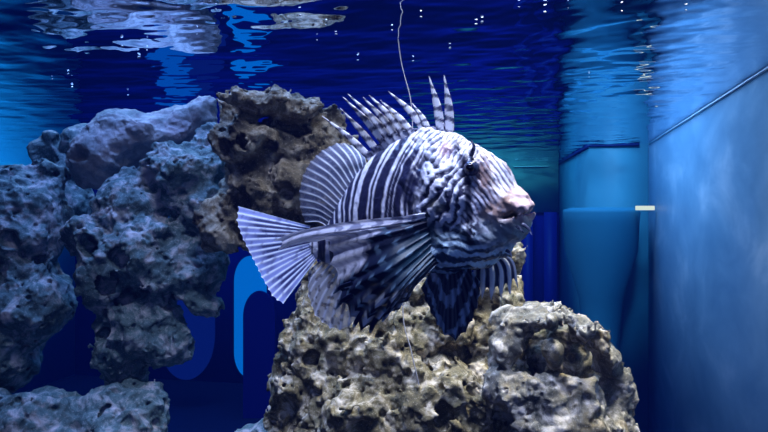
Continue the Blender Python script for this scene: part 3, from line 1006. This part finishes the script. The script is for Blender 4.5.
# pectoral fin, near side
def c_pec(v, t, d, p):
    n = len(v)
    nz = fbm(p / 0.006, 3, 21)
    ray = np.exp(-(d / 0.20) ** 2)
    lim = 0.9 + 3.3 * sst(t, 0.38, 0.70)
    wash = 1 - sst(v + 0.8 * nz, lim, lim + 0.9)
    v = v - 1
    bars = sst(np.sin(t * 62 + v * 1.7 + 3 * nz), -0.55, 0.05)
    pale = lerp(fullc((0.60, 0.62, 0.80), n), fullc((0.88, 0.88, 0.97), n), ray)
    pale = lerp(fullc((0.08, 0.09, 0.22), n), pale, np.clip(bars + 0.28 + sst(t, 0.55, 0.8) * 0.5, 0, 1))
    spots = sst(np.sin(t * 40 + np.round(v) * 2.3) + 0.8 * nz, 0.35, 0.8) * np.exp(-(d / 0.25) ** 2)
    dark = lerp(fullc((0.008, 0.013, 0.050), n), fullc((0.22, 0.36, 0.54), n), spots * 0.75)
    teal = 0.7 * np.exp(-((t - 0.15) / 0.22) ** 2) * sst(v, 2, 5) * (1 - sst(v, 8, 11))
    dark = lerp(dark, fullc((0.02, 0.14, 0.22), n), teal * 0.7 * (0.4 + 0.6 * (1 - ray)))
    c = lerp(dark, pale, wash)
    streak = sst(v, 5.6, 6.4) * np.exp(-(d / 0.3) ** 2) * sst(np.sin(t * 22 + np.round(v) * 2.0), -0.1, 0.4) * sst(t, 0.40, 0.5)
    c = lerp(c, fullc((0.75, 0.80, 0.95), n), streak * 0.9)
    return rgba(c, np.clip(0.86 + 0.14 * ray, 0, 1) - 0.1 * wash * (1 - ray))


pec = [[(440, 210, .645), (405, 216, .635), (350, 222, .66), (300, 231, .69), (273, 241, .70)],
       [(440, 213, .645), (402, 223, .635), (350, 231, .655), (305, 238, .685), (278, 250, .70)],
       [(440, 215, .645), (399, 226, .635), (350, 233, .655), (322, 239, .685)],
       [(440, 218, .645), (396, 232, .63), (352, 243, .655), (328, 250, .68)],
       [(441, 222, .645), (395, 242, .63), (358, 256, .65), (330, 264, .67)],
       [(441, 226, .645), (393, 256, .625), (358, 274, .645), (336, 289, .66)],
       [(442, 230, .645), (394, 266, .62), (360, 285, .64), (339, 303, .65)],
       [(443, 234, .645), (397, 274, .62), (367, 298, .635), (350, 317, .645)],
       [(444, 238, .645), (401, 282, .618), (374, 310, .63), (361, 331, .64)],
       [(445, 242, .645), (406, 284, .616), (386, 310, .625), (374, 327, .635)],
       [(446, 246, .645), (409, 284, .616), (395, 303, .625), (387, 317, .63)],
       [(447, 250, .645), (414, 282, .62), (405, 297, .625), (399, 309, .63)],
       [(448, 253, .645), (420, 280, .625), (412, 290, .63), (408, 300, .635)]]
V, Q, C = fan_geo(pec, c_pec, 10, 110, 0.0004, 0.0011, 0.16, 0.07, wav=0.0012)
pf = fpart('pectoral_fin', V, Q, M_fin, C, 'large near pectoral fin, white above and dark navy below with pale spots')


# ribbons: spines and free rays
def ribbon_geo(pts, width, colour, nt=60, thick=0.45, face=None, ns=10):
    C_ = catmull([P(*q) for q in pts], nt)
    T = np.gradient(C_, axis=0); T /= np.linalg.norm(T, axis=1)[:, None]
    f = np.array(face) if face is not None else -FW
    W = np.cross(T, f); W /= np.linalg.norm(W, axis=1)[:, None]
    B = np.cross(T, W)
    t = np.linspace(0, 1, nt)
    w_ = np.array([width(x) for x in t])
    V = []
    ang = np.arange(ns) / ns * 2 * math.pi
    for i in range(nt):
        for q in ang:
            V.append(C_[i] + W[i] * w_[i] * math.cos(q) + B[i] * (min(w_[i], 0.0022) * thick) * math.sin(q))
    V = np.array(V)
    Q = []
    for i in range(nt - 1):
        for k in range(ns):
            Q.append([i * ns + k, i * ns + (k + 1) % ns, (i + 1) * ns + (k + 1) % ns, (i + 1) * ns + k])
    c = colour(np.repeat(t, ns), np.tile(np.cos(ang), nt), V)
    return V, np.array(Q), c


def c_spine(seed, bars=5.0):
    def fn(t, x, p):
        n = len(t)
        nz = fbm(p / 0.006, 2, seed)
        b = sst(np.sin((t * bars + 0.13 * x + seed * 0.31) * 2 * math.pi + 1.6 * nz), 0.2, 0.5)
        c = lerp(fullc((0.82, 0.84, 0.96), n), fullc((0.02, 0.025, 0.11), n), b * 0.95)
        core = np.exp(-((x + 0.15) / 0.2) ** 2)
        c = lerp(c, fullc((0.8, 0.82, 0.95), n), core * 0.4)
        return rgba(c, np.ones(n))
    return fn


spines = [((376, 160), (354, 140), (322, 116), .727, .745, 2.6), ((384, 156), (362, 132), (340, 108), .722, .74, 2.7), ((392, 149), (370, 122), (343, 97), .717, .735, 3.0),
          ((397, 146), (376, 118), (348, 94), .712, .73, 3.0), ((404, 143), (385, 120), (363, 97), .705, .725, 3.0), ((411, 140), (392, 116), (369, 95), .70, .72, 3.0),
          ((418, 137), (402, 118), (380, 100), .695, .715, 2.6), ((430, 134), (414, 110), (388, 91), .69, .71, 3.0), ((432, 134), (424, 118), (412, 103), .688, .70, 2.4),
          ((442, 134), (440, 108), (429, 76), .68, .685, 3.4), ((450, 135), (452, 108), (444, 75), .675, .678, 3.4)]
for k, (b, m, tp, d0, d1, wd) in enumerate(spines):
    V, Q, C = ribbon_geo([(b[0], b[1] + 4, d0), ((b[0] + tp[0] + m[0]) / 3 - 0, (b[1] + tp[1] + m[1]) / 3, (d0 + d1) / 2), (tp[0], tp[1], d1)],
                         lambda x, wd=wd: wd / F * d0 * (0.55 + 0.75 * math.sin(math.pi * min(1, x * 0.95 + 0.18))) * (1 - x ** 3) ** 0.6 + 0.0002,
                         c_spine(k * 3 + 1, 5.5), face=-FW + 0.3 * FL)
    fpart('dorsal_spine', V, Q, M_fin, C)


# webbing joining the spine bases
def c_web(v, t, d, p):
    n = len(v)
    s = sst(np.sin(v * 6.0 + t * 9 + 2 * vnoise(p / 0.006, 4)), -0.2, 0.4)
    return rgba(lerp(fullc((0.03, 0.03, 0.10), n), fullc((0.62, 0.64, 0.82), n), s), np.ones(n))


web = []
for b, m, tp, d0, d1, wd in spines:
    f = 0.42
    web.append([(b[0], b[1] + 5, d0), ((b[0] * .7 + m[0] * .3), (b[1] * .7 + m[1] * .3), d0 * .7 + d1 * .3), (b[0] * (1 - f) + m[0] * f, b[1] * (1 - f) + m[1] * f, d0)])
V, Q, C = fan_geo(web, c_web, 6, 16, 0.0003, 0.0006, 0.2, 0.3)
fpart('spine_webbing', V, Q, M_fin, C)

# free-standing ray tips trailing from the pectoral fin
for k, (pts, wd) in enumerate([([(352, 283, .64), (341, 287, .655), (333, 294, .66)], 2.0), ([(352, 295, .64), (342, 301, .65), (336, 309, .655)], 2.2),
                               ([(362, 312, .635), (356, 322, .64), (353, 328, .64)], 2.2), ([(376, 318, .63), (372, 327, .635), (370, 333, .64)], 2.4),
                               ([(392, 303, .625), (386, 314, .63), (382, 322, .63)], 2.2)]):
    V, Q, C = ribbon_geo(pts, lambda x, wd=wd: wd / F * .64 * (1 - x ** 3) ** 0.6 + 0.0002,
                         lambda t, x, p: rgba(lerp(fullc((0.01, 0.015, 0.06), len(t)), fullc((0.30, 0.42, 0.60), len(t)), sst(t, 0.6, 0.9) * 0.6), np.ones(len(t))), nt=20)
    fpart('fin_ray', V, Q, M_fin, C, parent=pf)


# pelvic fins
def c_pel(v, t, d, p):
    n = len(v)
    nz = fbm(p / 0.006, 3, 61)
    ray = np.exp(-(d / 0.22) ** 2)
    s = sst(np.sin(t * 15 + 0.9 * np.abs(v - 4) + 2.6 * nz), 0.2, 0.7)
    c = lerp(fullc((0.010, 0.018, 0.07), n), fullc((0.30, 0.42, 0.66), n), s * (0.45 + 0.55 * ray))
    hl = np.exp(-(((v - 0.8) / 0.8) ** 2 + ((t - 0.35) / 0.1) ** 2))  # highlight near the fin base, painted into the colour
    c = lerp(c, fullc((0.65, 0.68, 0.85), n), hl * 0.9)
    return rgba(c, np.ones(n))


pv = line_rays([(436, 262), (450, 266), (466, 264)], [(421, 288), (427, 306), (436, 324), (446, 338), (455, 342), (465, 334), (474, 318), (480, 298), (480, 282)], 11, (0.665, 0.655), (0.655, 0.645), (0, 0))
V, Q, C = fan_geo(pv, c_pel, 8, 60, 0.0004, 0.0010, 0.18, 0.04, wav=0.0010)
fpart('pelvic_fin', V, Q, M_fin, C, 'dark blue pelvic fin hanging below the throat')


def c_far(v, t, d, p):
    n = len(v)
    nz = fbm(p / 0.006, 2, 71)
    ray = sst(0.5 - d + 0.06 * nz, 0.17, 0.30)
    c = lerp(fullc((0.02, 0.025, 0.09), n), fullc((0.70, 0.74, 0.88), n), ray)
    return rgba(c, np.ones(n))


far = [[(478, 257, .69), (474, 272, .69), (473, 290, .69)], [(482, 257, .69), (483, 274, .685), (482, 299, .69)], [(487, 256, .69), (492, 272, .685), (491, 300, .69)],
       [(492, 255, .69), (501, 270, .69), (501, 298, .695)], [(497, 254, .69), (508, 266, .69), (510, 295, .70)], [(500, 253, .69), (513, 262, .695), (518, 288, .70)]]
V, Q, C = fan_geo(far, c_far, 10, 50, 0.0003, 0.0016, 0.26, 0.22)
fpart('pectoral_fin', V, Q, M_fin, C, 'far-side fin with white rays and dark webbing')

# eye with pupil, skin flaps, barbels


def sphere_geo(c, r, n=24, ax=None, sq=(1, 1, 1)):
    V, Q = [], []
    for j in range(n + 1):
        ph = math.pi * j / n
        for k in range(n):
            t = 2 * math.pi * k / n
            V.append((math.sin(ph) * math.cos(t), math.sin(ph) * math.sin(t), math.cos(ph)))
    for j in range(n):
        for k in range(n):
            Q.append([j * n + k, (j + 1) * n + k, (j + 1) * n + (k + 1) % n, j * n + (k + 1) % n])
    V = np.array(V) * np.array(sq)
    V = V[:, 0:1] * FA + V[:, 1:2] * FL + V[:, 2:3] * FU
    return V * r + c, np.array(Q)


for sd in (1, -1):
    ea, eu = FP(471, 168, 0.030)
    V, Q = sphere_geo(fw(ea, 0.0290 * sd, eu), 0.0068)
    e = fpart('eye', V, Q, M_iris, None, 'dark eye in the black head band')
    V, Q = sphere_geo(fw(ea + 0.001, 0.0333 * sd, eu), 0.0040)
    fpart('pupil', V, Q, M_eye, None, None, e)


def c_flap(t, x, p):
    n = len(t)
    return rgba(lerp(fullc((0.05, 0.06, 0.14), n), fullc((0.5, 0.52, 0.7), n), sst(vnoise(p / 0.002, 5), 0, 0.4)), np.ones(n))


for pts, wd in [([(471, 156, .625), (474, 147, .62), (471, 140, .62)], 2.2), ([(522, 224, .615), (528, 228, .612), (532, 235, .61)], 1.8),
                ([(516, 226, .60), (521, 230, .60), (524, 233, .60)], 1.4), ([(506, 250, .62), (510, 253, .62), (512, 258, .62)], 1.6)]:
    V, Q, C = ribbon_geo(pts, lambda x, wd=wd: wd / F * .64 * (1 - 0.8 * x ** 2), c_flap, nt=16)
    fpart('skin_flap', V, Q, M_fin, C)

# ------------------------------------------------------------------ hanging line and bubbles


def tube_geo(pts, r, nt=120, ns=8):
    C_ = catmull(pts, nt)
    T = np.gradient(C_, axis=0); T /= np.linalg.norm(T, axis=1)[:, None]
    W = np.cross(T, FW); W /= np.linalg.norm(W, axis=1)[:, None]
    B = np.cross(T, W)
    V = np.array([C_[i] + r * (W[i] * math.cos(q) + B[i] * math.sin(q)) for i in range(nt) for q in np.arange(ns) / ns * 2 * math.pi])
    Q = [[i * ns + k, i * ns + (k + 1) % ns, (i + 1) * ns + (k + 1) % ns, (i + 1) * ns + k] for i in range(nt - 1) for k in range(ns)]
    return V, np.array(Q)


V, Q = tube_geo([P(398, 39, 1.04), P(402, 66, 1.03), P(411, 103, 1.0), P(412, 150, 0.97), P(406, 230, 0.92), P(403, 312, 0.885), P(411, 350, 0.87), P(419, 385, 0.86)], 0.0007)
o = np_mesh('thin_line', V, Q, plain('pale_line', (0.30, 0.30, 0.34), 0.7))
tag(o, 'thin pale line hanging from the water surface behind the fish onto the rock pile', 'line')

bub = [(197, 34, 'just right of the mirrored pale slab'), (122, 46, 'below the mirrored slab, highest of its left cluster'), (147, 50, 'below the mirrored slab, rightmost of the left cluster'),
       (139, 57, 'below the mirrored slab, lowest of the left cluster'), (52, 79, 'over the plain blue left wall'), (68, 74, 'at the left end of the dark reflection, upper of a close pair'),
       (72, 87, 'at the left end of the dark reflection, lower of a close pair'), (128, 95, 'right above the pale boulder slab'),
       (216, 9, 'at the top edge, above the brown rock left end'), (300, 15, 'near the top edge, above the brown rock'), (326, 25, 'highest of the trio left of the hanging line'),
       (317, 40, 'lowest of the trio left of the hanging line'), (336, 34, 'rightmost of the trio left of the hanging line'), (358, 60, 'right above the leaning dorsal spines'),
       (392, 30, 'touching the top of the hanging line'), (421, 17, 'just right of the hanging line near the top edge'), (413, 61, 'just right of the hanging line, lower than its neighbour'),
       (519, 7, 'at the top edge, near the right end of the dark reflection'), (476, 24, 'above the fish head, left one of a close pair'), (482, 22, 'above the fish head, right one of a close pair'),
       (545, 12, 'at the right border of the dark reflection'), (450, 48, 'above the two upright spines'), (589, 77, 'above the corner column, lower and alone'),
       (568, 8, 'above the corner column at the top edge'), (622, 11, 'at the top edge left of the right wall'), (686, 10, 'at the top edge over the right wall')]
rnd = random.Random(4)
M_bub = plain('white_bubble', (0.85, 0.9, 1.0), 0.2)
first = None
for k, (bx, by, where) in enumerate(bub):
    d = (WATER - 0.004) * F / (216 - by)
    loc = P(bx, by, d)
    if first is None:
        Vb, Qb = [], []
        n = 12
        for j in range(n + 1):
            for i in range(n):
                ph, t = math.pi * j / n, 2 * math.pi * i / n
                Vb.append((0.0026 * math.sin(ph) * math.cos(t), 0.0018 * math.sin(ph) * math.sin(t), 0.0013 * math.cos(ph)))
        for j in range(n):
            for i in range(n):
                Qb.append([j * n + i, (j + 1) * n + i, (j + 1) * n + (i + 1) % n, j * n + (i + 1) % n])
        first = np_mesh('air_bubble', Vb, Qb, M_bub)
        tag(first, 'tiny white bubble ' + where, 'bubble', 'air bubbles under the surface')
        b = first
    else:
        b = first.copy(); COL.objects.link(b)
        b['label'] = 'tiny white bubble ' + where
    b.location = Vector(tuple(loc))
    b.rotation_euler = (rnd.uniform(-.3, .3), rnd.uniform(-.5, .5), rnd.uniform(0, 3))
    s = rnd.uniform(0.5, 1.1) * d / 1.1
    b.scale = (s, s, s)
